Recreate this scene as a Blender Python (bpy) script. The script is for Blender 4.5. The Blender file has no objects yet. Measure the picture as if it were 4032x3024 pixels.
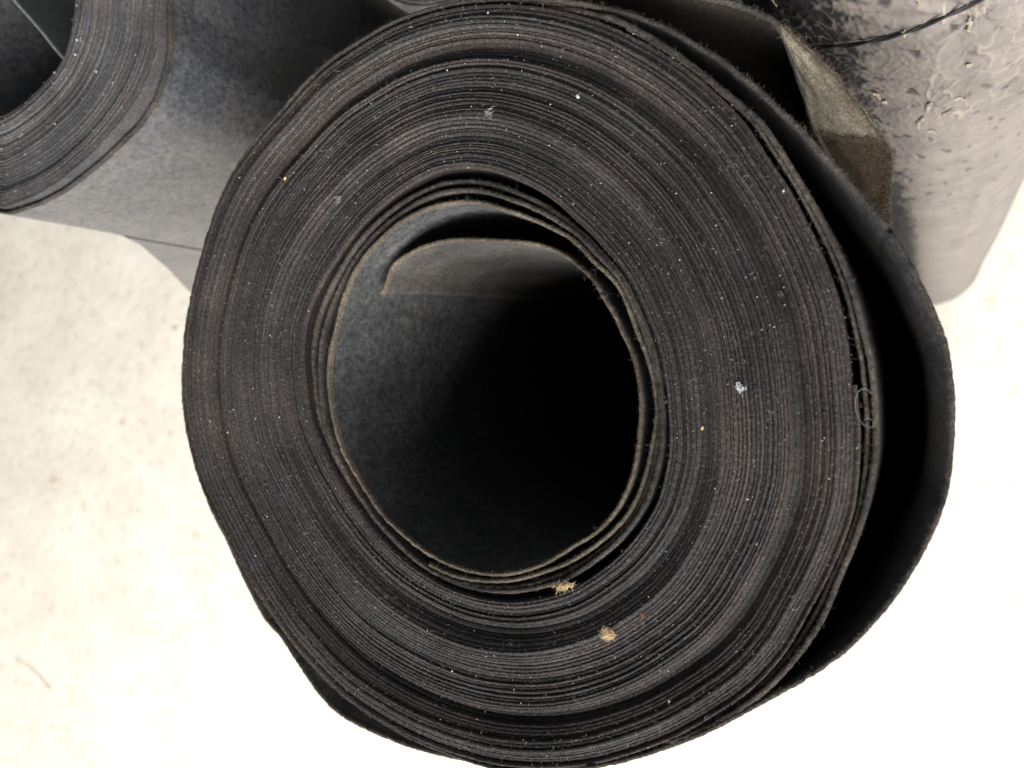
import bpy, math
import numpy as np
from mathutils import Matrix

# ------------------------------------------------------------------ camera, light, exposure
scene = bpy.context.scene
COL = scene.collection
ZT = 0.915                     # height of a standing roll
CAM_Z = 1.110
cam_data = bpy.data.cameras.new('camera')
cam = bpy.data.objects.new('camera', cam_data)
COL.objects.link(cam)
M = Matrix(((0.88794, -0.00363, 0.45994, 0.0),
            (0.0, 0.99997, 0.0079, 0.0),
            (-0.45995, -0.00702, 0.88792, CAM_Z),
            (0, 0, 0, 1)))
cam.matrix_world = M
cam_data.sensor_width = 36.0
cam_data.lens = 28.25
cam_data.clip_start = 0.01
cam_data.clip_end = 200.0
cam_data.dof.use_dof = True
cam_data.dof.focus_distance = 0.218
cam_data.dof.aperture_fstop = 15.0
scene.camera = cam

# daylight from a wide doorway in front of the rolls, weak grey light from the room
world = bpy.data.worlds.new('World')
scene.world = world
world.use_nodes = True
wn = world.node_tree
wn.nodes['Background'].inputs[0].default_value = (0.86, 0.94, 1.0, 1)
wn.nodes['Background'].inputs[1].default_value = 0.14
from mathutils import Vector
door_d = bpy.data.lights.new('doorway_daylight', 'AREA')
door_d.shape = 'RECTANGLE'
door_d.size, door_d.size_y = 4.2, 1.8
door_d.energy = 190.0
door_d.color = (1.0, 0.97, 0.925)
door = bpy.data.objects.new('doorway_daylight', door_d)
COL.objects.link(door)
door.location = (0.4, -2.1, 2.0)
door.rotation_euler = (Vector(door.location) - Vector((-0.4, 0.0, 0.3))).to_track_quat('Z', 'Y').to_euler()
scene.render.engine = 'CYCLES'
vs = scene.view_settings
vs.view_transform = 'Standard'
vs.look = 'None'
vs.gamma = 1.0
vs.use_curve_mapping = False
vs.exposure = 0.85

rng = np.random.RandomState(7)

# measured outlines: (angle in degrees, radius in mm) or (x, y) in mm
OUT = [(1.7, 107.16), (5.0, 106.72), (9.3, 106.57), (13.9, 105.76), (18.5, 105.09), (22.2, 104.45), (27.2, 104.26), (31.8, 103.85), (36.9, 104.61), (42.4, 104.48), (49.2, 104.62), (55.5, 104.67), (62.4, 105.24), (71.2, 105.91), (82.6, 107.09), (88.5, 107.66), (94.5, 107.98), (100.9, 108.34), (107.7, 107.97), (113.9, 108.57), (119.2, 108.22), (125.3, 107.45), (132.9, 108.8), (140.2, 110.07), (147.7, 110.32), (157.3, 109.44), (162.5, 109.54), (169.4, 109.8), (177.8, 109.71), (182.9, 109.3), (188.8, 108.23), (195.9, 106.48), (200.5, 105.31), (204.3, 103.68), (209.9, 102.06), (216.8, 101.05), (222.8, 101.38), (228.0, 101.42), (232.9, 102.24), (238.3, 102.72), (243.3, 103.61), (249.2, 104.56), (255.3, 104.75), (262.8, 105.5), (266.9, 105.89), (273.0, 106.6), (276.1, 107.19), (284.5, 108.13), (293.6, 109.07), (300.2, 109.37), (307.6, 110.18), (313.3, 110.65), (320.0, 111.69), (326.1, 111.61), (331.4, 110.66), (337.2, 110.64), (342.3, 110.69), (345.6, 110.63), (350.1, 109.56), (355.1, 108.48), (358.4, 107.54)]
INN = [(2.7, 62.13), (10.5, 61.18), (18.6, 59.96), (27.2, 59.51), (37.2, 58.27), (48.0, 57.82), (58.4, 58.74), (67.8, 59.31), (76.6, 60.29), (85.2, 60.7), (93.9, 60.41), (103.5, 58.71), (113.6, 57.15), (124.7, 55.93), (135.1, 54.85), (144.6, 54.77), (153.0, 55.17), (161.3, 55.07), (170.4, 53.97), (179.3, 52.2), (192.3, 51.13), (203.0, 49.42), (216.4, 48.41), (231.3, 48.99), (246.7, 51.5), (262.3, 55.1), (271.9, 57.8), (280.6, 60.05), (288.4, 62.12), (296.2, 63.64), (303.7, 65.09), (312.0, 65.76), (320.5, 66.69), (327.2, 67.08), (334.4, 67.26), (340.6, 66.33), (345.4, 65.63), (355.1, 63.28)]
FLAPC = [(-154.13, 26.36), (-151.97, 29.11), (-149.14, 34.73), (-143.58, 37.74), (-135.46, 40.26), (-125.71, 41.1), (-116.23, 40.21), (-107.18, 39.13), (-98.35, 37.66), (-90.99, 34.84), (-86.55, 32.0)]
COILA = [(-79.75, 26.63), (-76.7, 22.18), (-73.13, 16.85), (-70.17, 11.1), (-67.17, 4.96), (-65.48, -2.51), (-65.01, -7.77), (-65.47, -14.78), (-66.67, -23.21), (-69.1, -29.89), (-72.59, -35.82), (-77.63, -41.05), (-83.87, -44.97), (-90.82, -49.61), (-99.14, -53.26), (-107.68, -55.0), (-116.62, -54.72), (-123.91, -53.12), (-131.5, -50.15), (-139.32, -45.5), (-145.97, -40.61), (-150.78, -35.37), (-155.68, -29.58), (-160.57, -22.5), (-163.44, -15.23), (-165.23, -6.69), (-166.02, -1.03), (-165.4, 7.17), (-162.67, 16.76), (-159.78, 25.16), (-155.56, 32.75), (-149.99, 38.52), (-141.85, 44.39), (-133.96, 48.0), (-125.71, 49.84), (-116.56, 49.86), (-110.56, 48.9), (-104.79, 46.79), (-96.37, 43.51), (-88.17, 39.32), (-82.91, 36.01), (-77.69, 30.33), (-72.66, 25.76), (-69.16, 20.45), (-66.71, 14.29), (-64.76, 9.55), (-62.83, 4.47), (-61.44, -1.08), (-60.44, -7.69), (-61.16, -13.75), (-63.32, -23.99), (-66.65, -32.57), (-71.07, -38.57), (-77.63, -44.36), (-85.48, -49.51), (-93.53, -53.12), (-101.95, -55.95), (-110.6, -56.96), (-119.64, -56.72), (-128.94, -54.32)]
IN1 = [(0.6, 60.17), (6.0, 59.09), (11.2, 57.94), (16.2, 57.17), (22.9, 56.93), (29.3, 56.12), (36.1, 54.35), (44.3, 54.03), (50.8, 52.91), (60.8, 51.77), (70.9, 51.32), (77.7, 51.79), (84.4, 51.81), (94.6, 51.71), (104.0, 51.21), (113.7, 50.34), (125.2, 49.23), (134.6, 48.38), (144.9, 46.68), (155.8, 45.03), (168.6, 44.68), (179.1, 44.42), (186.5, 44.51), (197.6, 44.74), (208.7, 44.9), (220.5, 44.83), (230.2, 45.56), (238.9, 47.14), (248.7, 48.79), (262.1, 53.13), (272.0, 55.05), (281.3, 56.35), (289.9, 57.7), (298.6, 58.58), (307.1, 59.92), (315.9, 61.27), (323.9, 62.55), (330.7, 63.02), (339.1, 62.4), (348.7, 61.63), (354.4, 61.45)]
OL1 = [(0.4, 111.22), (3.7, 110.71), (6.6, 109.64), (10.2, 109.37), (14.4, 108.58), (17.9, 107.83), (22.0, 107.06), (26.4, 106.47), (30.4, 106.39), (36.0, 106.86), (43.0, 105.42), (48.9, 105.48), (56.0, 106.14), (62.9, 106.91), (69.0, 106.61), (75.2, 105.83), (299.7, 109.71), (305.9, 110.84), (310.7, 112.46), (315.5, 113.4), (320.4, 114.17), (326.1, 114.38), (331.8, 114.26), (337.1, 113.13), (341.9, 113.17), (345.3, 113.18), (349.1, 112.96), (352.3, 112.86), (356.4, 112.03)]
FL = [(1.0, 126.42), (3.2, 126.05), (4.8, 125.62), (6.8, 124.28), (8.3, 124.09), (8.9, 123.07), (11.1, 122.2), (13.8, 121.07), (16.4, 119.7), (19.0, 118.12), (21.9, 116.34), (25.3, 114.88), (28.5, 113.35), (32.3, 112.7), (35.4, 111.48), (39.1, 111.38), (43.0, 110.64), (45.9, 110.78), (49.9, 109.9), (54.2, 110.02), (58.9, 109.55), (63.4, 108.93), (69.4, 108.34), (75.5, 108.26), (290.4, 109.73), (296.6, 110.4), (301.3, 110.99), (307.0, 111.84), (311.5, 113.07), (314.5, 113.89), (317.2, 114.72), (320.9, 116.37), (324.9, 118.74), (330.4, 121.89), (335.2, 123.68), (338.5, 125.09), (342.4, 126.29), (346.1, 127.31), (348.1, 127.69), (349.9, 127.94), (353.3, 127.52), (356.1, 127.25), (358.7, 126.96)]
FLL = [(199.0, 127.78), (203.6, 126.19), (208.1, 123.65), (215.4, 123.63), (220.3, 123.87), (224.2, 124.43), (227.2, 122.29), (230.8, 123.34), (235.1, 124.61), (239.7, 126.53), (243.5, 126.82), (248.5, 124.68), (254.7, 122.13), (261.0, 120.01), (266.9, 118.35), (270.9, 118.12)]
LOUT = [(261.1, 90.54), (267.5, 88.25), (280.9, 86.32), (293.8, 85.71), (308.6, 87.56), (322.2, 90.73), (327.9, 90.99), (334.3, 90.69), (339.0, 87.94), (344.1, 85.71)]
LINN = [(254.3, 50.67), (263.8, 47.6), (276.4, 44.14), (290.4, 42.16), (308.6, 41.2), (324.2, 37.51), (338.5, 34.72)]

# ------------------------------------------------------------------ helpers
def prof(tab, scale=0.001):
    a = np.radians([t[0] for t in tab]); r = np.array([t[1] for t in tab]) * scale
    aa = np.concatenate([a - 2 * np.pi, a, a + 2 * np.pi]); rr = np.concatenate([r, r, r])
    g = np.linspace(0, 2 * np.pi, 721)
    v = np.interp(g, aa, rr)
    k = np.hanning(13); k /= k.sum()
    v = np.convolve(np.concatenate([v[-13:-1], v, v[1:13]]), k, 'same')[12:-12]
    return lambda th: np.interp(np.mod(th, 2 * np.pi), g, v)

def noise1(x, seed):
    x = np.asarray(x, float)
    r = np.random.RandomState(seed).rand(4096)
    i = np.floor(x).astype(int); f = x - i; f = f * f * (3 - 2 * f)
    return (r[i % 4096] * (1 - f) + r[(i + 1) % 4096] * f) * 2 - 1

def noise2(x, y, seed):
    """Gradient noise on a rotated lattice, about -1..1."""
    x, y = np.broadcast_arrays(np.asarray(x, float), np.asarray(y, float))
    x, y = 0.83 * x + 0.557 * y, -0.557 * x + 0.83 * y
    g = np.random.RandomState(seed).rand(256, 256) * 2 * np.pi
    i = np.floor(x).astype(int); j = np.floor(y).astype(int)
    fx = x - i; fy = y - j
    def dot(a, b_):
        q = g[(i + a) % 256, (j + b_) % 256]
        return np.cos(q) * (fx - a) + np.sin(q) * (fy - b_)
    u = fx ** 3 * (fx * (fx * 6 - 15) + 10); v = fy ** 3 * (fy * (fy * 6 - 15) + 10)
    return 1.5 * ((dot(0, 0) * (1 - u) + dot(1, 0) * u) * (1 - v) + (dot(0, 1) * (1 - u) + dot(1, 1) * u) * v)

def cells(x, y, seed):
    """Distance to the nearest cell border (F2 - F1) of a jittered grid."""
    r = np.random.RandomState(seed).rand(64, 64, 2)
    i = np.floor(x).astype(int); j = np.floor(y).astype(int)
    f1 = np.full(x.shape, 9.0); f2 = np.full(x.shape, 9.0)
    for a in (-1, 0, 1):
        for b_ in (-1, 0, 1):
            q = r[(i + a) % 64, (j + b_) % 64]
            d = np.hypot(i + a + q[..., 0] - x, j + b_ + q[..., 1] - y)
            f2 = np.where(d < f1, f1, np.minimum(f2, d)); f1 = np.minimum(f1, d)
    return f2 - f1

def tag(o, label, cat, group=None, kind=None):
    o['label'] = label
    if cat: o['category'] = cat
    if group: o['group'] = group
    if kind: o['kind'] = kind
    return o

def empty(name, loc):
    o = bpy.data.objects.new(name, None); COL.objects.link(o); o.location = loc
    o.empty_display_size = 0.02
    return o

def mesh_obj(name, verts, faces, mats, parent=None, smooth=True, mat_idx=None, attrs=None):
    verts = np.asarray(verts, np.float32)
    faces = np.asarray(faces, np.int32)
    if parent is not None:
        verts = verts - np.array(parent.location, np.float32)
        if parent.parent is not None:
            verts = verts - np.array(parent.parent.location, np.float32)
    me = bpy.data.meshes.new(name)
    me.vertices.add(len(verts)); me.vertices.foreach_set('co', verts.ravel())
    n = faces.shape[1]
    me.loops.add(faces.size); me.loops.foreach_set('vertex_index', faces.ravel())
    me.polygons.add(len(faces)); me.polygons.foreach_set('loop_start', np.arange(0, faces.size, n, dtype=np.int32))
    for m in (mats if isinstance(mats, (list, tuple)) else [mats]): me.materials.append(m)
    if mat_idx is not None: me.polygons.foreach_set('material_index', np.asarray(mat_idx, np.int32))
    me.polygons.foreach_set('use_smooth', np.full(len(faces), smooth))
    if attrs:
        for k, v in attrs.items():
            a = me.attributes.new(k, 'FLOAT', 'POINT'); a.data.foreach_set('value', np.asarray(v, np.float32))
    me.update(calc_edges=True); me.validate()
    o = bpy.data.objects.new(name, me); COL.objects.link(o)
    if parent is not None: o.parent = parent
    return o

def grid_faces(nu, nv, close_u=False):
    i = np.arange(nu if close_u else nu - 1); j = np.arange(nv - 1)
    I, J = np.meshgrid(i, j, indexing='ij'); I2 = (I + 1) % nu
    return np.stack([I * nv + J, I2 * nv + J, I2 * nv + J + 1, I * nv + J + 1], -1).reshape(-1, 4)

def resample(pts, step):
    p = np.asarray(pts, float)
    # Catmull-Rom through the points, then even spacing
    q = np.vstack([2 * p[0] - p[1], p, 2 * p[-1] - p[-2]])
    t = np.linspace(0, 1, 12, endpoint=False)[:, None]
    out = []
    for k in range(1, len(q) - 2):
        a, b, c, d = q[k - 1], q[k], q[k + 1], q[k + 2]
        out.append(0.5 * (2 * b + (c - a) * t + (2 * a - 5 * b + 4 * c - d) * t ** 2 + (3 * b - a - 3 * c + d) * t ** 3))
    out = np.vstack(out + [p[-1:]])
    k = np.hanning(17); k /= k.sum()
    pad = np.vstack([np.repeat(out[:1], 8, 0), out, np.repeat(out[-1:], 8, 0)])
    sm = np.stack([np.convolve(pad[:, c], k, 'valid') for c in range(out.shape[1])], 1)
    sm[0] = out[0]; sm[-1] = out[-1]
    s = np.concatenate([[0], np.cumsum(np.linalg.norm(np.diff(sm[:, :2], axis=0), axis=1))])
    g = np.linspace(0, s[-1], max(8, int(s[-1] / step)))
    return np.stack([np.interp(g, s, sm[:, c]) for c in range(sm.shape[1])], 1)

def ribbon(name, path, thick, parent, mats, zbot=0.0, closed=False, seed=1, rag=0.00025, step=0.0007, lean=None, shear=0.0, nicks=()):
    """A standing sheet of felt: path rows are (x, y, ztop); the given line is its middle."""
    p = resample(path, step) if not closed else np.asarray(path, float)
    n = len(p)
    d = np.gradient(p[:, :2], axis=0)
    if closed:
        d = np.roll(p[:, :2], -1, 0) - np.roll(p[:, :2], 1, 0)
    d /= np.linalg.norm(d, axis=1)[:, None] + 1e-12
    nrm = np.stack([d[:, 1], -d[:, 0]], 1)
    s = np.arange(n)
    wob = noise1(s * 0.05, seed) * 0.00007 + noise1(s * 0.35, seed + 1) * 0.00004
    zj = noise1(s * 0.03, seed + 2) * rag * 1.2 + noise1(s * 0.4, seed + 3) * rag * 0.5 + rng.randn(n) * rag * 0.35
    for (at_, dep, wid) in nicks:
        zj = zj - dep * np.exp(-((s / n - at_) * n * step / wid) ** 4)
    zt = p[:, 2] + zj
    h = thick / 2
    prof_ = [(-h, -2), (-h, -1), (-h, 0.30), (-h, 0.09), (-h, 0.02), (-h, 0.006), (-h, 0.0018), (-h * 1.0, 0.0004), (-h * 0.6, 0.0),
             (h * 0.6, 0.0), (h * 1.0, 0.0004), (h, 0.0018), (h, 0.006), (h, 0.02), (h, 0.09), (h, 0.30), (h, -1), (h, -2)]
    prof_ = [q for q in prof_ if q[1] != -2]
    V = []
    for (o, dz) in prof_:
        fz = zbot + np.zeros(n) if dz == -1 else np.maximum(zt - dz, zbot + 0.001)
        fall = 1.0 if dz < 0.03 else 0.0
        jj = rng.randn(n) * 0.00005 * (1 if 0 <= dz < 0.001 else 0)
        ln = 0.0 if lean is None else lean(p) * (1.0 if dz == -1 else 1 - math.exp(-dz / 0.022))
        xy = p[:, :2] + nrm * (o + wob * fall + jj + ln)[:, None]
        if shear and dz > 0:
            sarc = s * step; xy = xy + d * (shear * min(dz, 0.06) * np.exp(-sarc / 0.02))[:, None]
        V.append(np.column_stack([xy, fz]))
    V = np.stack(V, 1)
    m = V.shape[1]
    F = grid_faces(n, m, closed)
    mid = np.tile(np.arange(m - 1), n if closed else n - 1)
    idx = np.where((mid >= m // 2 - 3) & (mid <= m // 2 + 1), 1, 0)
    VV = V.reshape(-1, 3)
    if not closed:       # end caps
        q = [[k, k + 1, m - 2 - k, m - 1 - k] for k in range(m // 2 - 1)]
        caps = np.array(q + [[(n - 1) * m + a for a in r[::-1]] for r in q])
        F = np.vstack([F, caps]); idx = np.concatenate([idx, np.zeros(len(caps), int)])
    return mesh_obj(name, VV, F, mats, parent, True, idx), p, nrm, zt

# ------------------------------------------------------------------ materials
def mat(name):
    m = bpy.data.materials.new(name); m.use_nodes = True
    nt = m.node_tree; b = nt.nodes['Principled BSDF']
    return m, nt, b
def N(nt, t, **kw):
    n = nt.nodes.new(t)
    for k, v in kw.items():
        if k.startswith('i_'): n.inputs[k[2:].replace('_', ' ')].default_value = v
        else: setattr(n, k, v)
    return n
def noise(nt, vec, scale, detail=3.0, rough=0.6):
    n = N(nt, 'ShaderNodeTexNoise'); n.inputs['Scale'].default_value = scale
    n.inputs['Detail'].default_value = detail; n.inputs['Roughness'].default_value = rough
    nt.links.new(vec, n.inputs['Vector']); return n
def ramp(nt, fac, stops):
    r = N(nt, 'ShaderNodeValToRGB'); e = r.color_ramp.elements
    while len(e) < len(stops): e.new(0.5)
    for k, (p, c) in enumerate(stops):
        e[k].position = p; e[k].color = (*c, 1) if len(c) == 3 else c
    nt.links.new(fac, r.inputs[0]); return r
def mix(nt, fac, a, b, mode='MIX'):
    m = N(nt, 'ShaderNodeMix', data_type='RGBA', blend_type=mode)
    for s, v in ((0, fac), (6, a), (7, b)):
        if isinstance(v, (int, float)): m.inputs[s].default_value = v
        elif isinstance(v, tuple): m.inputs[s].default_value = (*v, 1)
        else: nt.links.new(v, m.inputs[s])
    return m.outputs[2]
def bump(nt, b, h, strength, dist, prev=None):
    n = N(nt, 'ShaderNodeBump'); n.inputs['Strength'].default_value = strength; n.inputs['Distance'].default_value = dist
    nt.links.new(h, n.inputs['Height'])
    if prev is not None: nt.links.new(prev, n.inputs['Normal'])
    nt.links.new(n.outputs[0], b.inputs['Normal']); return n.outputs[0]

def felt_material(name, tones, rough, spec, grain, speck=True, attr=False, bmp=0.9, mottle=0.0):
    m, nt, b = mat(name)
    pos = N(nt, 'ShaderNodeNewGeometry').outputs['Position']
    n1 = noise(nt, pos, 55.0, 4.0)
    c = ramp(nt, n1.outputs[0], [(0.32, tones[0]), (0.5, tones[1]), (0.68, tones[2])]).outputs[0]
    if attr:
        at = N(nt, 'ShaderNodeAttribute', attribute_name='tone')
        r2 = ramp(nt, at.outputs['Fac'], [(0.0, (0.58, 0.58, 0.60)), (0.3, (0.84, 0.84, 0.86)), (0.55, (1.0, 0.98, 0.98)), (0.78, (1.22, 1.18, 1.18)), (1.0, (1.6, 1.6, 1.64))])
        c = mix(nt, 1.0, c, r2.outputs[0], 'MULTIPLY')
        n6 = noise(nt, pos, 17.0, 5.0, 0.6)
        c = mix(nt, 1.0, c, ramp(nt, n6.outputs[0], [(0.33, (0.72, 0.72, 0.74)), (0.5, (0.98, 0.97, 0.96)), (0.66, (1.42, 1.38, 1.34))]).outputs[0], 'MULTIPLY')
        ah = N(nt, 'ShaderNodeAttribute', attribute_name='hue')
        r3 = ramp(nt, ah.outputs['Fac'], [(0.15, (0.95, 0.985, 1.04)), (0.5, (1.0, 0.97, 0.975)), (0.85, (1.07, 0.98, 0.955))])
        c = mix(nt, 1.0, c, r3.outputs[0], 'MULTIPLY')
    n2 = noise(nt, pos, 1500.0, 3.0, 0.7)
    g = ramp(nt, n2.outputs[0], [(0.3, (0.40, 0.40, 0.41)), (0.5, (0.92, 0.92, 0.92)), (0.70, (2.3, 2.22, 2.15))])
    c = mix(nt, grain, c, g.outputs[0], 'MULTIPLY')
    if mottle:
        n5 = noise(nt, pos, 420.0, 3.0, 0.65)
        c = mix(nt, mottle, c, ramp(nt, n5.outputs[0], [(0.34, (0.55, 0.56, 0.58)), (0.5, (1, 1, 1)), (0.68, (1.5, 1.47, 1.44))]).outputs[0], 'MULTIPLY')
    if speck:
        n3 = noise(nt, pos, 2600.0, 1.0, 0.5)
        sp = ramp(nt, n3.outputs[0], [(0.735, (0, 0, 0)), (0.80, (1, 1, 1))])
        c = mix(nt, sp.outputs[0], c, (0.26, 0.25, 0.235))
    nt.links.new(c, b.inputs['Base Color'])
    b.inputs['Roughness'].default_value = rough
    b.inputs['Specular IOR Level'].default_value = spec
    n4 = noise(nt, pos, 1900.0, 4.0, 0.75)
    bump(nt, b, n4.outputs[0], bmp, 0.0006)
    return m

FACE = felt_material('felt_cut_face', ((0.0225, 0.0215, 0.0212), (0.031, 0.0293, 0.0285), (0.040, 0.0362, 0.0345)), 0.9, 0.25, 0.85, True, True)
FACEL = felt_material('felt_cut_face_dusty', ((0.042, 0.043, 0.045), (0.056, 0.057, 0.058), (0.073, 0.072, 0.070)), 0.9, 0.25, 0.75, True, True)
FACEB = felt_material('felt_cut_face_dust_lifted', ((0.17, 0.175, 0.175), (0.26, 0.265, 0.265), (0.38, 0.385, 0.38)), 0.9, 0.25, 0.95, True, True)  # dusty rim, its colour raised further to make up for the shade there
EDGE = felt_material('felt_frayed_edge', ((0.022, 0.0205, 0.019), (0.040, 0.036, 0.033), (0.066, 0.057, 0.050)), 0.95, 0.15, 0.9)
SIDE = felt_material('felt_sheet', ((0.031, 0.032, 0.035), (0.042, 0.042, 0.043), (0.053, 0.050, 0.047)), 0.36, 0.6, 0.6, True, False, 0.15, 0.8)
FLAPLIT = felt_material('felt_sheet_flap_lit', ((0.032, 0.0305, 0.029), (0.046, 0.0435, 0.041), (0.064, 0.059, 0.054)), 0.8, 0.3, 0.6, True, False, 0.3, 0.5)  # paler felt for the inner flap: the light falling on it, put into colour
CORE = felt_material('felt_sheet_core_skylit', ((0.030, 0.032, 0.035), (0.042, 0.0435, 0.046), (0.057, 0.0565, 0.056)), 0.6, 0.4, 0.6, True, False, 0.25, 1.0)  # bluer sheet for the core wall, skylight painted into its colour
SIDEL = felt_material('felt_sheet_sheen', ((0.036, 0.039, 0.046), (0.049, 0.051, 0.057), (0.062, 0.061, 0.062)), 0.36, 0.6, 0.6, True, False, 0.15, 0.9)  # lighter, bluer copy of the sheet; the left roll's sheen as colour
EDGEW = felt_material('felt_warm_rim', ((0.055, 0.046, 0.037), (0.085, 0.072, 0.057), (0.12, 0.10, 0.08)), 0.95, 0.15, 0.8)  # warmer, brighter version of the frayed edge
DARK = felt_material('felt_sheet_dark', ((0.010, 0.0085, 0.007), (0.014, 0.012, 0.010), (0.020, 0.016, 0.013)), 0.9, 0.15, 0.7)
OLIVE = felt_material('felt_reverse', ((0.105, 0.093, 0.072), (0.148, 0.132, 0.102), (0.19, 0.170, 0.133)), 0.9, 0.2, 0.55, False)
BROWN = felt_material('felt_brown', ((0.022, 0.016, 0.011), (0.034, 0.025, 0.017), (0.052, 0.038, 0.026)), 0.95, 0.15, 0.8)

def plain(name, col, rough=0.8, spec=0.3, var=0.35, scale=900.0):
    m, nt, b = mat(name)
    pos = N(nt, 'ShaderNodeNewGeometry').outputs['Position']
    n = noise(nt, pos, scale, 3.0)
    r = ramp(nt, n.outputs[0], [(0.3, tuple(c * (1 - var) for c in col)), (0.7, tuple(min(1, c * (1 + var)) for c in col))])
    nt.links.new(r.outputs[0], b.inputs['Base Color'])
    b.inputs['Roughness'].default_value = rough; b.inputs['Specular IOR Level'].default_value = spec
    return m
LINT = plain('lint_grey', (0.22, 0.215, 0.205))
SPECK = plain('dust_pale', (0.32, 0.31, 0.295))
ENDLIT = plain('felt_end_lit', (0.15, 0.152, 0.152), 0.9, 0.2, 0.3, 600.0)  # pale grey for the left inner end, overhead light put into the colour
LINTB = plain('lint_brown', (0.10, 0.082, 0.062))
TAN = plain('wood_fibre_tan', (0.52, 0.40, 0.24), var=0.45)
WHITE = plain('white_flake', (0.52, 0.53, 0.55), var=0.1)
ORANGE = plain('orange_crumb', (0.55, 0.26, 0.09))
CORD = plain('black_cord', (0.02, 0.02, 0.022), 0.6, 0.4, 0.6, 1500.0)

# concrete floor
CONC, nt, b = mat('concrete')
pos = N(nt, 'ShaderNodeNewGeometry').outputs['Position']
a1 = noise(nt, pos, 7.0, 6.0, 0.65)
c = ramp(nt, a1.outputs[0], [(0.3, (0.56, 0.515, 0.44)), (0.5, (0.62, 0.58, 0.505)), (0.7, (0.68, 0.64, 0.565))]).outputs[0]
a2 = noise(nt, pos, 38.0, 4.0, 0.6)
c = mix(nt, 0.8, c, ramp(nt, a2.outputs[0], [(0.30, (0.74, 0.71, 0.67)), (0.43, (0.97, 0.97, 0.97)), (0.75, (1.06, 1.06, 1.06))]).outputs[0], 'MULTIPLY')
a3 = noise(nt, pos, 16.0, 2.0, 0.5)
c = mix(nt, ramp(nt, a3.outputs[0], [(0.70, (0, 0, 0)), (0.78, (1, 1, 1))]).outputs[0], c, (0.42, 0.34, 0.24))
nt.links.new(c, b.inputs['Base Color'])
b.inputs['Roughness'].default_value = 0.85
bump(nt, b, a2.outputs[0], 0.5, 0.004)

# plastic film
FILM, nt, b = mat('clear_film_dusty')
pos = N(nt, 'ShaderNodeNewGeometry').outputs['Position']
at = N(nt, 'ShaderNodeAttribute', attribute_name='cover')
f1 = noise(nt, pos, 60.0, 5.0, 0.65)
cf = ramp(nt, f1.outputs[0], [(0.3, (0.112, 0.099, 0.094)), (0.5, (0.150, 0.133, 0.127)), (0.72, (0.195, 0.170, 0.150))]).outputs[0]
cc = mix(nt, at.outputs['Fac'], (0.020, 0.020, 0.022), cf)
at2 = N(nt, 'ShaderNodeAttribute', attribute_name='ridge')
cc = mix(nt, at2.outputs['Fac'], cc, (0.27, 0.235, 0.19))
nt.links.new(cc, b.inputs['Base Color'])
b.inputs['Roughness'].default_value = 0.5
b.inputs['Specular IOR Level'].default_value = 0.5
f2 = noise(nt, pos, 420.0, 4.0, 0.6)
bump(nt, b, f2.outputs[0], 0.25, 0.0008)
FLAKE = plain('film_flake', (0.24, 0.21, 0.165), 0.45, 0.5, 0.25, 300.0)

# ------------------------------------------------------------------ floor
S = 30.0
fl = mesh_obj('floor', [(-S, -S, 0), (S, -S, 0), (S, S, 0), (-S, S, 0)], [(0, 1, 2, 3)], CONC, None, False)
fl['kind'] = 'structure'

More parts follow.
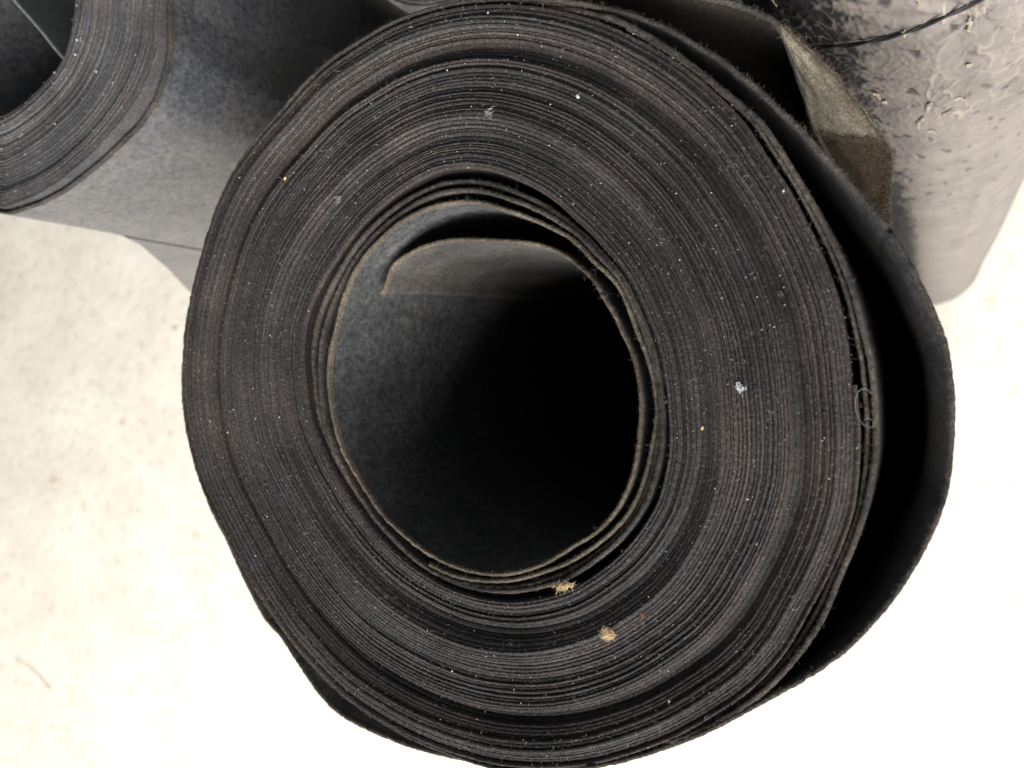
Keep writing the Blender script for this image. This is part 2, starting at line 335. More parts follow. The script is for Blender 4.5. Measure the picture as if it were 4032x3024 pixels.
# ------------------------------------------------------------------ a felt roll
def make_pack(name, root, ctr, rin, rout, nt_, nseg, ztop, macro, seed, gapdepth=0.0035, zbot=0.0, wob=0.0005, face=None, pitch=1.0, side=None):
    """The tightly wound turns: one spiral sheet seen on its cut edge."""
    th = np.linspace(0, 2 * np.pi, nseg + 1)
    k = np.arange(nt_)
    prof_u = np.array([0.0, 0.10, 0.26, 0.50, 0.74, 0.90])
    K, T = np.meshgrid(k, th, indexing='ij')
    U = K + T / (2 * np.pi)                                        # turn coordinate, continuous along the spiral
    turn_noise = noise1(U * 7.0, seed) * 0.55 + noise1(U * 2.3 + 50, seed + 1) * 0.55
    per_turn = noise1(U * 1.0 + 900, seed + 4)
    q_ = 0.6 * noise1(U * 3.1, seed + 2) + 0.55 * noise1(U * 0.93 + 30, seed + 3) + 0.25 * noise1(U * 1.31, seed + 8)
    gw = np.clip(0.008 + 0.27 * np.clip(q_ - 0.05, 0, 1) ** 1.2, 0.006, 0.26)
    hl = 0.00042 * turn_noise + 0.00040 * per_turn
    gd = np.clip(gw * 0.017, 0.0003, gapdepth)
    rows = []; tone = []; hue = []
    for pu in prof_u:
        if pu == 0.0:
            off = 0.0 * gw; dz = -gd; dz[0] = -0.0002
        elif pu == 0.10: off = gw * 0.5; dz = -gd * 0.5 - 0.00012
        elif pu == 0.26: off = gw * 0.5 + 0.10; dz = -0.00008
        elif pu == 0.50: off = 0.5 + 0 * gw; dz = 0.00006 + 0 * gw
        elif pu == 0.74: off = 1 - gw * 0.5 - 0.10; dz = -0.00008
        else: off = 1 - gw * 0.5; dz = -gd * 0.5 - 0.00012
        f = (U + off) / (nt_ + 1)
        f = f + pitch * 0.35 / nt_ * (noise1((U + off) * 0.71 + 17, seed + 12) + 0.6 * noise1((U + off) * 0.37 + 70, seed + 13)) * np.clip(np.minimum(f, 1 - f) * 12, 0, 1)
        w = noise2(np.cos(T) * 2.2 + (U + off) * 0.15, np.sin(T) * 2.2, seed + 9) * 0.35 + noise1((U + off * .2) * 180.0, seed + 10) * 0.06
        f2 = f + w * np.sin(np.pi * np.clip(f, 0, 1)) * wob / 0.05
        r = rin(T) + (rout(T) - rin(T)) * f2
        jit = rng.randn(*T.shape) * 0.00007
        z = ztop + macro(f, T) + hl + dz + jit
        rj = r + rng.randn(*T.shape) * 0.00005
        if pu < 0.2: rj[0] = r[0]; z[0] -= jit[0]
        rows.append(np.stack([ctr[0] + rj * np.cos(T), ctr[1] + rj * np.sin(T), z], -1))
        dirt = 0.5 + 0.30 * noise1(U * 1.3 + 11, seed + 5) + 0.20 * noise1(U * 5.7, seed + 6) + 0.12 * noise1(U * 0.93 + 5, seed + 7)
        hue.append(np.clip(0.5 + 0.38 * noise1(U * 0.55 + 3, seed + 20) + 0.3 * noise1(U * 2.9, seed + 21), 0, 1))
        tone.append(np.clip(dirt + (-0.3 if pu in (0.0,) else 0), 0, 1))
    V = np.stack(rows, 1)              # turn, profile, angle
    A = np.stack(tone, 1); Hh = np.stack(hue, 1).reshape(nt_ * len(prof_u), nseg + 1)
    V = V.reshape(nt_ * len(prof_u), nseg + 1, 3); A = A.reshape(nt_ * len(prof_u), nseg + 1)
    # inner and outer walls
    def wall(row, zs):
        rr_ = np.hypot(row[:, 0] - ctr[0], row[:, 1] - ctr[1]); kk_ = np.ones(9) / 9
        rr_ = np.convolve(np.concatenate([rr_[-5:-1], rr_, rr_[1:5]]), kk_, 'valid')
        row = np.column_stack([ctr[0] + rr_ * np.cos(th), ctr[1] + rr_ * np.sin(th)])
        return [np.column_stack([row[:, :2], np.full(len(row), z)]) for z in zs]
    zs = [ztop - 0.012, ztop - 0.03, ztop - 0.1, ztop - 0.3, zbot]
    Vi = wall(V[0], zs)[::-1]; Vo = wall(V[-1], zs)
    V = np.concatenate([np.array(Vi), V, np.array(Vo)], 0)
    A = np.concatenate([np.full((len(zs), nseg + 1), .5), A, np.full((len(zs), nseg + 1), .5)], 0)
    Hh = np.concatenate([np.full((len(zs), nseg + 1), .5), Hh, np.full((len(zs), nseg + 1), .5)], 0)
    n0, n1_ = V.shape[:2]
    F = grid_faces(n0, n1_)
    fi = np.repeat(np.arange(n0 - 1), n1_ - 1)
    idx = np.where((fi < len(zs) - 1) | (fi >= n0 - len(zs)), 1, 0)
    return mesh_obj(name, V.reshape(-1, 3), F, [face or FACE, side or SIDE], root, True, idx, {'tone': A.ravel(), 'hue': Hh.ravel()})

C0 = np.array([-0.1216, -0.0017])
rOUT, rINN, rIN1, rOL1, rFL, rFLL = prof(OUT), prof(INN), prof(IN1), prof(OL1), prof(FL), prof(FLL)

mf = np.array([0.0, .03, .10, .15, .19, .23, .27, .31, .36, .42, .50, .56, .62, .665, .70, .735, .77, .80, .85, .90, .945, .97, 1.0])
mz = np.array([-1.2, 0.3, -0.3, -0.8, -1.6, -1.2, 0.0, 1.0, 0.5, -0.5, -0.9, -0.7, -0.6, -0.4, -3.6, -4.2, -2.6, -1.6, -0.6, -0.2, -0.8, -1.6, -0.8]) * 0.0012
def macro0(f, T):
    z = np.interp(np.clip(f, 0, 1), mf, mz)
    amp = 0.85 + 0.15 * np.cos(T + math.radians(95))               # deeper steps on the near side
    return z * amp + 0.0004 * noise2(np.cos(T) * 1.3 + f * 4, np.sin(T) * 1.3, 77)

roll = empty('felt_roll', (C0[0], C0[1], 0))
tag(roll, 'large black felt roll standing on end, loose outer wrap, filling the middle', 'felt roll', 'felt rolls standing on the concrete')
NT0 = 44
pack = make_pack('wound_layers', roll, C0, rINN, rOUT, NT0, 1300, ZT, macro0, 11)

def polar_path(fn, a0, a1, n, z, c=C0, off=0.0):
    th = np.radians(np.linspace(a0, a1, n)); r = fn(th) + off
    zz = z(np.degrees(th)) if callable(z) else np.full(n, z)
    return np.column_stack([c[0] + r * np.cos(th), c[1] + r * np.sin(th), zz])

def loop_path(fn, n, z, c=C0):
    th = np.linspace(0, 2 * np.pi, n, endpoint=False); r = fn(th)
    zz = z(np.degrees(th)) if callable(z) else np.full(n, z)
    return np.column_stack([c[0] + r * np.cos(th), c[1] + r * np.sin(th), zz])

fringe = []     # (path, normal, ztop) of every frayed edge, for the fibres
TH = 0.00115
# free inner end, curling over the hole and on round the first two turns
fc = np.array(FLAPC) * 0.001; ca = np.array(COILA) * 0.001
zc = np.interp(np.arange(len(fc)), [0, 4, len(fc) - 1], [ZT - 0.012, ZT - 0.010, ZT - 0.007])
za = np.interp(np.arange(len(ca)), [0, 6, 14, 30, 60], [ZT - 0.005, ZT - 0.002, ZT - 0.001, ZT - 0.0005, ZT - 0.001])
path = np.column_stack([np.vstack([fc, ca[:2]]), np.concatenate([zc, za[:2]])])
o, p, nn, zt = ribbon('curled_inner_end', path, TH, roll, [FLAPLIT, EDGEW], seed=21, shear=0.14); fringe.append((p, nn, zt, .5))
o['label'] = 'free inner end of the felt curling across the hollow core'
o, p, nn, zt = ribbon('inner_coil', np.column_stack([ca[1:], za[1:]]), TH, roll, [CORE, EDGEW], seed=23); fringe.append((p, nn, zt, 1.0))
for q, fr in enumerate((0.36, 0.70)):
    fn = lambda th, fr=fr: rIN1(th) + 0.0007 + (rINN(th) - 0.0012 - rIN1(th)) * fr + 0.0003 * np.sin(3 * th + q)
    pa = loop_path(fn, 520, lambda d: ZT - 0.0006 + 0.0006 * np.sin(np.radians(2 * d) + q * 2))
    o, p, nn, zt = ribbon('inner_coil', pa, TH * 1.15, roll, [SIDE, EDGE], closed=True, seed=31 + q); fringe.append((p, nn, zt, .6))

# loosened outer turns on the near side
fn = lambda th: rOL1(th) - TH * 0.5
pa = polar_path(fn, 76, -62, 90, lambda d: ZT - 0.0008 - 0.0012 * (np.abs(d - 5) > 60))
o, p, nn, zt = ribbon('outer_coil', pa, TH * 1.15, roll, [SIDE, EDGE], seed=41); fringe.append((p, nn, zt, 1.0))
fn2 = lambda th: rOUT(th) + (rOL1(th) - rOUT(th)) * 0.50 - TH * 0.45
pa = polar_path(fn2, 60, -52, 90, lambda d: ZT - 0.0016 + 0.0006 * np.sin(np.radians(d * 3)))
o, p, nn, zt = ribbon('outer_coil', pa, TH * 0.85, roll, [SIDE, EDGE], seed=43); fringe.append((p, nn, zt, .8))
# thin outer turn hugging the far side
fn3 = lambda th: rOUT(th) + 0.0009
pa = polar_path(fn3, 68, 285, 160, lambda d: ZT - 0.0016 + 0.0007 * np.sin(np.radians(d * 4)))
o, p, nn, zt = ribbon('outer_coil', pa, TH * 0.8, roll, [SIDE, EDGE], seed=45); fringe.append((p, nn, zt, .9))

# the big loose wrap: bulges away on the near side, slips lower round the front
a = np.concatenate([np.linspace(78, -66, 90)])
P1 = polar_path(rFL, 78, -68, 90, lambda d: ZT - 0.001 + 0.0007 * np.sin(np.radians(d * 5)), off=-TH * 0.5)
P2 = polar_path(rFLL, -88, -160, 46, lambda d: np.full(len(d), ZT - 0.020), off=-TH * 0.5)
def wrap_lean(p):
    v = p[:, :2] - C0; th = np.arctan2(v[:, 1], v[:, 0]); gap = np.hypot(v[:, 0], v[:, 1]) - np.maximum(rOL1(th), rOUT(th))
    return np.clip(gap * 0.5, 0, 0.0065)
wr, p, nn, zt = ribbon('loose_wrap', np.vstack([P1, P2]), TH, roll, [SIDE, EDGE], seed=51, rag=0.00022, lean=wrap_lean, nicks=((0.24, 0.0012, 0.0009), (0.36, 0.0009, 0.004), (0.47, 0.0012, 0.0008), (0.62, 0.0008, 0.0015))); fringe.append((p, nn, zt, 1.0))
wr['label'] = 'loose outer wrap bulging away from the roll'

# torn outermost sheet between this roll and the film-wrapped one, with its corner folded down
tp = [(-0.112, 0.1165, ZT - 0.004), (-0.082, 0.1085, ZT - 0.002), (-0.0531, 0.0945, ZT - 0.0005), (-0.041, 0.0893, ZT), (-0.0345, 0.0852, ZT), (-0.0312, 0.0823, ZT - 0.0005),
      (-0.0295, 0.0770, ZT - 0.009), (-0.0280, 0.0710, ZT - 0.019), (-0.0268, 0.0654, ZT - 0.030), (-0.021, 0.054, ZT - 0.046), (-0.012, 0.038, ZT - 0.075)]
ts, p, nn, zt = ribbon('torn_wrap', tp, TH, roll, [DARK, EDGE], zbot=ZT - 0.40, seed=61, rag=0.0004); fringe.append((p, nn, zt, 1.0))
ts['label'] = 'torn dark brown outer sheet of the roll'

def patch(name, corners, parent, m, n=(90, 60), bulge=0.0, seed=0, thick=0.0011, ragged=0.0007):
    """A curved piece of sheet between two edge lines (left, right), each a polyline from top to bottom."""
    L = resample(np.array(corners[0]), 0.0005); R_ = resample(np.array(corners[1]), 0.0005)
    s = np.linspace(0, 1, n[0])
    def at(l, s): return np.stack([np.interp(s, np.linspace(0, 1, len(l)), l[:, c]) for c in range(3)], 1)
    A, B = at(L, s), at(R_, s)
    t = np.linspace(0, 1, n[1])
    G = A[:, None] * (1 - t)[None, :, None] + B[:, None] * t[None, :, None]
    du = np.gradient(G, axis=0); dv = np.gradient(G, axis=1)
    nr = np.cross(du, dv); nr /= np.linalg.norm(nr, axis=2)[..., None] + 1e-9
    bl = bulge * np.sin(np.pi * t)[None, :] * np.ones(n[0])[:, None] + 0.0004 * noise2(s[:, None] * 6 + 0 * t, t[None, :] * 5 + 0 * s[:, None], seed)
    G = G + nr * bl[..., None]
    # ragged lower edge
    rg = ragged * (noise1(np.arange(n[1]) * 0.6, seed + 1) + 0.6 * rng.randn(n[1]))
    d = G[-1] - G[-2]; d /= np.linalg.norm(d, axis=1)[:, None]
    G[-1] += d * rg[:, None]
    e_ = G[:, -1] - G[:, -2]; e_ /= np.linalg.norm(e_, axis=1)[:, None] + 1e-9
    G[:, -1] += e_ * (0.5 * ragged * (noise1(np.arange(n[0]) * 0.45, seed + 3) + 0.7 * rng.randn(n[0])) * np.linspace(0.1, 1, n[0]))[:, None]
    top = G.reshape(-1, 3); bot = (G - nr * thick).reshape(-1, 3)
    F = grid_faces(n[0], n[1]); k = len(top)
    ring = [i * n[1] for i in range(n[0])] + [(n[0] - 1) * n[1] + j for j in range(1, n[1])] + [i * n[1] + n[1] - 1 for i in range(n[0] - 2, -1, -1)] + [j for j in range(n[1] - 2, 0, -1)]
    rim = [[ring[q], ring[(q + 1) % len(ring)], k + ring[(q + 1) % len(ring)], k + ring[q]] for q in range(len(ring))]
    o = mesh_obj(name, np.vstack([top, bot]), np.vstack([F, F[:, ::-1] + k, np.array(rim)]), m, parent, True)
    return o, G

lf_ = [(-0.0312, 0.0823, ZT - 0.0005), (-0.0295, 0.0770, ZT - 0.009), (-0.0280, 0.0710, ZT - 0.019), (-0.0268, 0.0654, ZT - 0.030)]
rt_ = [(-0.0309, 0.0823, ZT - 0.0008), (-0.0262, 0.0775, ZT - 0.006), (-0.0201, 0.0720, ZT - 0.013), (-0.0145, 0.0655, ZT - 0.024), (-0.0113, 0.0621, ZT - 0.033)]
dog, Gd = patch('folded_corner', (lf_, rt_), ts, OLIVE, bulge=0.0008, seed=5)
dog['label'] = 'olive grey corner of the sheet folded down'
ll = [(-0.0285, 0.0690, ZT - 0.036), (-0.0225, 0.0565, ZT - 0.060), (-0.0150, 0.0425, ZT - 0.088)]
rr_ = [(-0.0117, 0.0645, ZT - 0.041), (-0.0093, 0.0600, ZT - 0.046), (-0.0098, 0.0530, ZT - 0.054), (-0.0106, 0.0462, ZT - 0.060), (-0.0112, 0.0400, ZT - 0.072)]
bt, Gb = patch('torn_tongue', (ll, rr_), ts, BROWN, bulge=0.003, seed=8)

# ------------------------------------------------------------------ left roll
CL = np.array([-0.3216, 0.1561])
lroll = empty('felt_roll', (CL[0], CL[1], 0))
tag(lroll, 'black felt roll with dusty grey top, cut off by the upper left corner', 'felt roll', 'felt rolls standing on the concrete')
rLO, rLI = prof(LOUT), prof(LINN)
def macroL(f, T):
    z = np.interp(np.clip(f, 0, 1), [0, .12, .3, .42, .5, .62, .70, .76, .84, .90, 1.0], np.array([-1.0, 0.6, 0.4, -0.5, 0.1, -0.9, -0.4, -1.6, -0.7, -0.4, -1.2]) * 0.001)
    return z + 0.0003 * noise2(np.cos(T) * 1.4 + f * 3, np.sin(T) * 1.4, 178)
make_pack('wound_layers', lroll, CL, rLI, lambda t: rLO(t) - 0.002, 34, 800, ZT, macroL, 111, face=FACEL, side=SIDEL)
pa = loop_path(lambda t: rLO(t) - 0.0008 + 0.0012 * np.exp(-((np.degrees(t) - 335) / 14) ** 2), 700, lambda d: ZT - 0.0022 + 0.0012 * np.sin(np.radians(d * 2 + 30)) - 0.0022 * np.exp(-((d - 318) / 12) ** 2), CL)
o, p, nn, zt = ribbon('outer_coil', pa, TH, lroll, [SIDEL, EDGE], closed=True, seed=121); fringe.append((p, nn, zt, .3))
ip = [(-0.2985, 0.1225, ZT - 0.005), (-0.3034, 0.1272, ZT - 0.004), (-0.3163, 0.1397, ZT - 0.004), (-0.3324, 0.1543, ZT - 0.004), (-0.348, 0.169, ZT - 0.004), (-0.356, 0.182, ZT - 0.004), (-0.352, 0.196, ZT - 0.004)]
o, p, nn, zt = ribbon('curled_inner_end', ip, TH, lroll, [ENDLIT, ENDLIT], seed=125, rag=0.0001)
th_ = np.radians([252, 259])
tl = [(CL[0] + r * math.cos(t), CL[1] + r * math.sin(t), z) for t, r, z in zip(th_, (.0890, .0905), (ZT - .05, ZT - .058))]
tl += [(-0.3500, 0.0672, ZT - 0.076), (-0.370, 0.0657, ZT - 0.100), (-0.400, 0.0644, ZT - 0.135), (-0.4620, 0.0634, ZT - 0.200), (-0.530, 0.0634, ZT - 0.272), (-0.60, 0.064, ZT - 0.345)]
o, p, nn, zt = ribbon('loose_tail', tl, TH, lroll, [SIDEL, SIDEL], seed=127, rag=0.0002)
o['label'] = 'loose tail of the outer sheet standing off the roll'

# ------------------------------------------------------------------ hollow roll behind
CB = np.array([-0.187, 0.213]); ZB = ZT - 0.10
broll = empty('felt_roll', (CB[0], CB[1], 0))
tag(broll, 'narrow hollow felt roll, its dusty rim just peeping out behind the large roll', 'felt roll', 'felt rolls standing on the concrete')
make_pack('wound_layers', broll, CB, lambda t: 0.0405 + 0 * t, lambda t: 0.0525 + 0 * t, 9, 420, ZB, lambda f, T: 0.0008 * noise2(np.cos(T) * 1.7 + f * 3, np.sin(T) * 1.7, 9), 211, face=FACEB)

CD = np.array([-0.075, 0.262])  # guessed roll, added only to keep the gap at the top edge dark
droll = empty('felt_roll', (CD[0], CD[1], 0))
tag(droll, 'dark felt roll added behind to fill the dark gap at the top edge beside the film-wrapped roll', 'felt roll', 'felt rolls standing on the concrete')
make_pack('wound_layers', droll, CD, lambda t: 0.030 + 0 * t, lambda t: 0.062 + 0 * t, 26, 420, ZT - 0.02, lambda f, T: 0.0008 * noise2(np.cos(T) * 1.7 + f * 3, np.sin(T) * 1.7, 19), 231)

# ------------------------------------------------------------------ film-wrapped roll
CR = np.array([0.0, 0.145]); RR = 0.057; HR = 1.0
froll = empty('wrapped_roll', (CR[0], CR[1], 0))
tag(froll, 'slim roll in wrinkled grey plastic film, tied with black cord, upper right', 'wrapped roll')
nu, nv = 720, 900
ph = np.linspace(0, 2 * np.pi, nu, endpoint=False); zz = np.linspace(0, 1, nv) ** 0.8 * HR
PH, ZZ = np.meshgrid(ph, zz, indexing='ij')
deg = np.degrees(PH); deg = np.where(deg > 180, deg - 360, deg)
up = np.clip((ZZ - 0.70) / 0.13, 0, 1)
ZF = ZZ * 0.40
AR = PH * RR                                                        # arc length, metres
sc = 1 / 0.0075
wx = 0.5 * noise2(AR * 160, ZF * 160, 301); wz = 0.5 * noise2(AR * 160 + 40, ZF * 160, 302)
net = cells((AR * 0.8 + ZF * 0.45) * sc + wx + 40, (ZF * 0.75 - AR * 0.5) * sc * 1.25 + wz + 40, 303)
net2 = cells(AR * 260 + 1.2 * wx + 90, ZF * 330 + 1.2 * wz + 90, 304)
scale_zone = np.clip((ZZ - 0.775 + 0.018 * noise2(AR * 60, ZF * 60, 306)) / 0.03, 0, 1) * np.clip((deg + 97 + 8 * noise2(AR * 80, ZF * 80, 307)) / 12, 0.12, 1)
ridge = np.clip(1 - net / 0.11, 0, 1) * np.clip(0.62 + 0.8 * noise2(AR * 130, ZF * 130, 308), 0, 1) * scale_zone
disp = 0.0007 * noise2(AR * 26, ZF * 14, 309) + 0.00030 * noise2(AR * 90, ZF * 60, 310) * (0.3 + up) + 0.0006 * ridge + 0.00035 * up * np.clip(1 - net2 / 0.12, 0, 1)
# film pulled together into a knot of pleats beside the cord
kd = np.hypot((deg + 80) * math.pi / 180 * RR, ZZ - 0.885)
ka = np.arctan2(ZZ - 0.885, (deg + 80) * math.pi / 180 * RR)
disp += 0.0012 * np.exp(-(kd / 0.012) ** 2) * np.sin(ka * 11)
bound = np.interp(ZZ, [0.1, 0.62, 0.80, 0.95], [-97, -98, -107, -110])
soft = np.interp(ZZ, [0.1, 0.6, 0.85], [1.5, 4, 9])
cover = np.clip((deg - bound + soft * (1.0 * noise2(AR * 240, ZF * 300, 311) + 0.9 * noise2(AR * 700, ZF * 800, 312))) / soft + 0.5, 0, 1)
cover *= 1 - 0.35 * np.clip(noise2(AR * 45, ZF * 30, 313) - 0.1, 0, 1) * up
crack = np.clip(1 - net2 / 0.11, 0, 1) * np.clip(noise2(AR * 110, ZF * 110, 321) + 0.45, 0, 1)
dents = np.clip((noise2(AR * 230 + ZF * 90, ZF * 260, 331) - 0.50) * 6, 0, 1) * np.clip((ZZ - 0.45) / 0.3, 0, 1)
net3 = cells(AR * 150 + 1.6 * wx + 20, ZF * 210 + 1.6 * wz + 20, 341)
splits = np.clip(1 - net3 / 0.045, 0, 1) * np.clip(noise2(AR * 70, ZF * 70, 342) * 1.6, 0, 1) * np.clip((ZZ - 0.66) / 0.1, 0, 1)
streak = np.clip(noise2(AR * 130, ZZ * 3.0, 343) - 0.15, 0, 1)
cover *= (1 - 0.75 * dents) * (1 - 0.8 * splits) * (1 - 0.28 * streak)
cover = np.maximum(cover, np.clip(crack * 1.5 * up, 0, 0.85))
disp = disp - 0.0004 * dents
rad = RR + disp
V = np.stack([CR[0] + rad * np.cos(PH), CR[1] + rad * np.sin(PH), ZZ], -1)
body = mesh_obj('film_wrap', V.reshape(-1, 3), grid_faces(nu, nv, True), FILM, froll, True, None, {'cover': cover.ravel(), 'ridge': ridge.ravel()})
t = np.linspace(0, 2 * np.pi, 96, endpoint=False)
ringv = [np.column_stack([CR[0] + r * np.cos(t), CR[1] + r * np.sin(t), np.full(96, z)]) for r, z in ((0.0575, HR - 0.001), (0.056, HR + 0.0008), (0.026, HR + 0.0005), (0.0255, HR - 0.02), (0.0255, 0.3))]
core = np.stack(ringv, 1)
mesh_obj('end_face', core.reshape(-1, 3), grid_faces(96, 5, True), SIDE, froll, True)

def tube(pts, r, n=8):
    p = np.asarray(pts, float); d = np.gradient(p, axis=0); d /= np.linalg.norm(d, axis=1)[:, None] + 1e-12
    ref = np.array([0.31, 0.17, 0.93]); a = np.cross(d, ref); a /= np.linalg.norm(a, axis=1)[:, None]; b_ = np.cross(d, a)
    an = np.linspace(0, 2 * np.pi, n, endpoint=False)
    rr = np.broadcast_to(np.asarray(r, float), (len(p),))
    V = p[:, None] + (a[:, None] * np.cos(an)[None, :, None] + b_[:, None] * np.sin(an)[None, :, None]) * rr[:, None, None]
    m = len(p); F = []
    I, J = np.meshgrid(np.arange(m - 1), np.arange(n), indexing='ij'); J2 = (J + 1) % n
    F = np.stack([I * n + J, (I + 1) * n + J, (I + 1) * n + J2, I * n + J2], -1).reshape(-1, 4)
    return V.reshape(-1, 3), F

cd = np.array([-170, -150, -135, -126.7, -115.5, -108.3, -101.7, -94.7, -89.2, -84, -78, -60, -30, 10])
cz = np.array([0.845, 0.850, 0.853, 0.8569, 0.8699, 0.875, 0.8798, 0.8841, 0.8878, 0.891, 0.894, 0.901, 0.907, 0.911])
g = np.linspace(-170, 10, 260); zc_ = np.interp(g, cd, cz); kk = np.hanning(15); kk /= kk.sum()
zc_ = np.convolve(np.pad(zc_, 7, 'edge'), kk, 'valid')
gr_ = np.radians(g)
VV, FF, base = [], [], 0
for s in range(2):
    tw = g * 0.35 + s * np.pi
    rc = RR + 0.0012 + 0.00028 * np.cos(tw)
    v, f = tube(np.column_stack([CR[0] + rc * np.cos(gr_), CR[1] + rc * np.sin(gr_), zc_ + 0.00028 * np.sin(tw) + 0.0003 * noise1(g * 0.08, 5)]), 0.00038, 7)
    VV.append(v); FF.append(f + base); base += len(v)
cord = mesh_obj('binding_cord', np.vstack(VV), np.vstack(FF), CORD, None, True)
tag(cord, 'black twisted cord tied round the film-wrapped roll', 'cord')

# flakes and curls of split film
VV, FF, base = [], [], 0
for k in range(38):
    zc0 = 0.955 - 0.17 * rng.rand() ** 1.3; a0 = math.radians(rng.uniform(-140, -25))
    L_ = rng.uniform(0.0018, 0.0065); w = rng.uniform(0.0002, 0.0006); ang = rng.uniform(0, np.pi) if rng.rand() < .5 else rng.normal(math.pi / 2, .35)
    n = 15; s = np.linspace(-0.5, 0.5, n) * L_
    bend = rng.normal(0, 60) * s ** 2 + 0.0007 * noise1(s * 900 + k * 7.3, 61) + 0.0003 * noise1(s * 2600 + k * 3.1, 64)
    du = s * math.cos(ang) - bend * math.sin(ang); dz = s * math.sin(ang) + bend * math.cos(ang)
    lift = 0.0006 + rng.uniform(0.0, 0.0016) * np.clip(s / L_ + 0.5, 0, 1) ** 2
    pn = np.stack([du, dz], 1); tn = np.gradient(pn, axis=0); tn /= np.linalg.norm(tn, axis=1)[:, None]; nn_ = np.stack([-tn[:, 1], tn[:, 0]], 1)
    ww = w * (1 - np.abs(2 * s / L_) ** 3 * 0.85) * (1 + 0.7 * noise1(s * 3000 + k * 3, 62))
    rows = []
    for sgn, dl in ((-1, 0.0), (0, 0.00045), (1, 0.0001)):
        q = pn + nn_ * (ww * sgn)[:, None]; rr = RR + lift + dl
        rows.append(np.column_stack([CR[0] + rr * np.cos(a0 + q[:, 0] / RR), CR[1] + rr * np.sin(a0 + q[:, 0] / RR), zc0 + 2.3 * q[:, 1]]))
    v = np.stack(rows, 1).reshape(-1, 3); VV.append(v); FF.append(grid_faces(n, 3) + base); base += len(v)
pf = mesh_obj('peeling_film', np.vstack(VV), np.vstack(FF), FLAKE, froll, True)
pf['kind'] = 'stuff'

# ------------------------------------------------------------------ fibres, specks, crumbs
def fibres(n, base, direc, length, rad, curl, seed):
    """n bent hairs as three-sided tubes."""
    r = np.random.RandomState(seed)
    d = direc / (np.linalg.norm(direc, axis=1)[:, None] + 1e-12)
    e = r.randn(n, 3); e -= (e * d).sum(1)[:, None] * d; e /= np.linalg.norm(e, axis=1)[:, None]
    f = np.cross(d, e)
    pts = []
    for q in range(5):
        t = q / 4.0
        pts.append(base + d * (length * t)[:, None] + e * (length * curl * t * t)[:, None] + f * (length * curl * 0.6 * math.sin(4 * t))[:, None])
    P = np.stack(pts, 1)
    V = []
    for q in range(5):
        k = 1.0 if q < 4 else 0.4
        for an in (0, 2.094, 4.189):
            V.append(P[:, q] + (e * math.cos(an) + f * math.sin(an)) * (rad * k)[:, None])
    V = np.stack(V, 1).reshape(-1, 3)
    F = []
    for q in range(4):
        for j in range(3):
            j2 = (j + 1) % 3; F.append([q * 3 + j, q * 3 + j2, q * 3 + 3 + j2, q * 3 + 3 + j])
    F = np.array(F); FA = (F[None] + (np.arange(n) * 15)[:, None, None]).reshape(-1, 4)
    return V, FA

def face_points(n, seed, ctr, rin, rout, macro, z0):
    r = np.random.RandomState(seed)
    th = r.rand(n) * 2 * np.pi; f = np.sqrt(r.rand(n) * (1 - .28) + .28); f = (f - math.sqrt(.28)) / (1 - math.sqrt(.28))
    f = np.clip(f, 0.01, 0.99)
    rr = rin(th) + (rout(th) - rin(th)) * f
    return np.column_stack([ctr[0] + rr * np.cos(th), ctr[1] + rr * np.sin(th), z0 + macro(f, th) + 0.0004]), r

# short fuzz along every frayed edge, part of the roll
bs, ds, ls, rs = [], [], [], []
for (p, nn, zt, dens) in fringe:
    n = int(len(p) * 3.2 * dens); i = rng.randint(0, len(p), n); sg = rng.choice([-1, 1], n)
    d2 = np.column_stack([nn[i] * sg[:, None], np.zeros(n)]) + rng.randn(n, 3) * 0.5 + np.array([0, 0, 0.35])
    bs.append(np.column_stack([p[i, :2] + nn[i] * (sg * TH * 0.4)[:, None], zt[i] - 0.0002])); ds.append(d2)
    ls.append(rng.gamma(1.3, 0.00026, n) + 0.00012); rs.append(rng.uniform(0.000012, 0.000028, n))
bs, ds, ls, rs = np.vstack(bs), np.vstack(ds), np.concatenate(ls), np.concatenate(rs)
v, f = fibres(len(bs), bs, ds, ls, rs, 0.4, 901)
fz = mesh_obj('frayed_fibres', v, f, LINTB, roll, False); fz['kind'] = 'stuff'
# frayed rims of the folded corner and the tongue
for G_, par, m_ in ((Gd, ts, LINTB), (Gb, ts, LINTB)):
    rim = np.vstack([G_[-1], G_[:, -1]]); n = 3000; i = rng.randint(0, len(rim), n)
    v, f = fibres(n, rim[i] + rng.randn(n, 3) * 0.0005, rng.randn(n, 3) * [1, 1, .6], rng.gamma(1.6, 0.00045, n) + 0.0002, rng.uniform(0.000015, 0.000035, n), 0.5, 905)
    q = mesh_obj('frayed_fibres', v, f, m_, par, False); q['kind'] = 'stuff'
# lint lying on the big roll's cut face
pts, r = face_points(2600, 902, C0, rINN, rOUT, macro0, ZT)
dd = np.column_stack([r.randn(2600, 2), 0.25 * np.abs(r.randn(2600))])
v1, f1 = fibres(2600, pts, dd, r.gamma(1.4, 0.00032, 2600) + 0.00015, r.uniform(0.000018, 0.000042, 2600), 0.55, 903)
pts, r = face_points(3600, 904, C0, rINN, rOUT, macro0, ZT)
OCT = np.array([(1, 0, 0), (0, 1, 0), (-1, 0, 0), (0, -1, 0), (0, 0, 1), (0, 0, -1)], float)
OF = np.array([(0, 1, 4, 4), (1, 2, 4, 4), (2, 3, 4, 4), (3, 0, 4, 4), (1, 0, 5, 5), (2, 1, 5, 5), (3, 2, 5, 5), (0, 3, 5, 5)])
sz = (0.00003 + r.gamma(1.1, 0.000045, 3600))[:, None, None] * (0.6 + 0.8 * r.rand(3600, 1, 3))
v2 = (pts[:, None] + OCT[None] * sz).reshape(-1, 3)
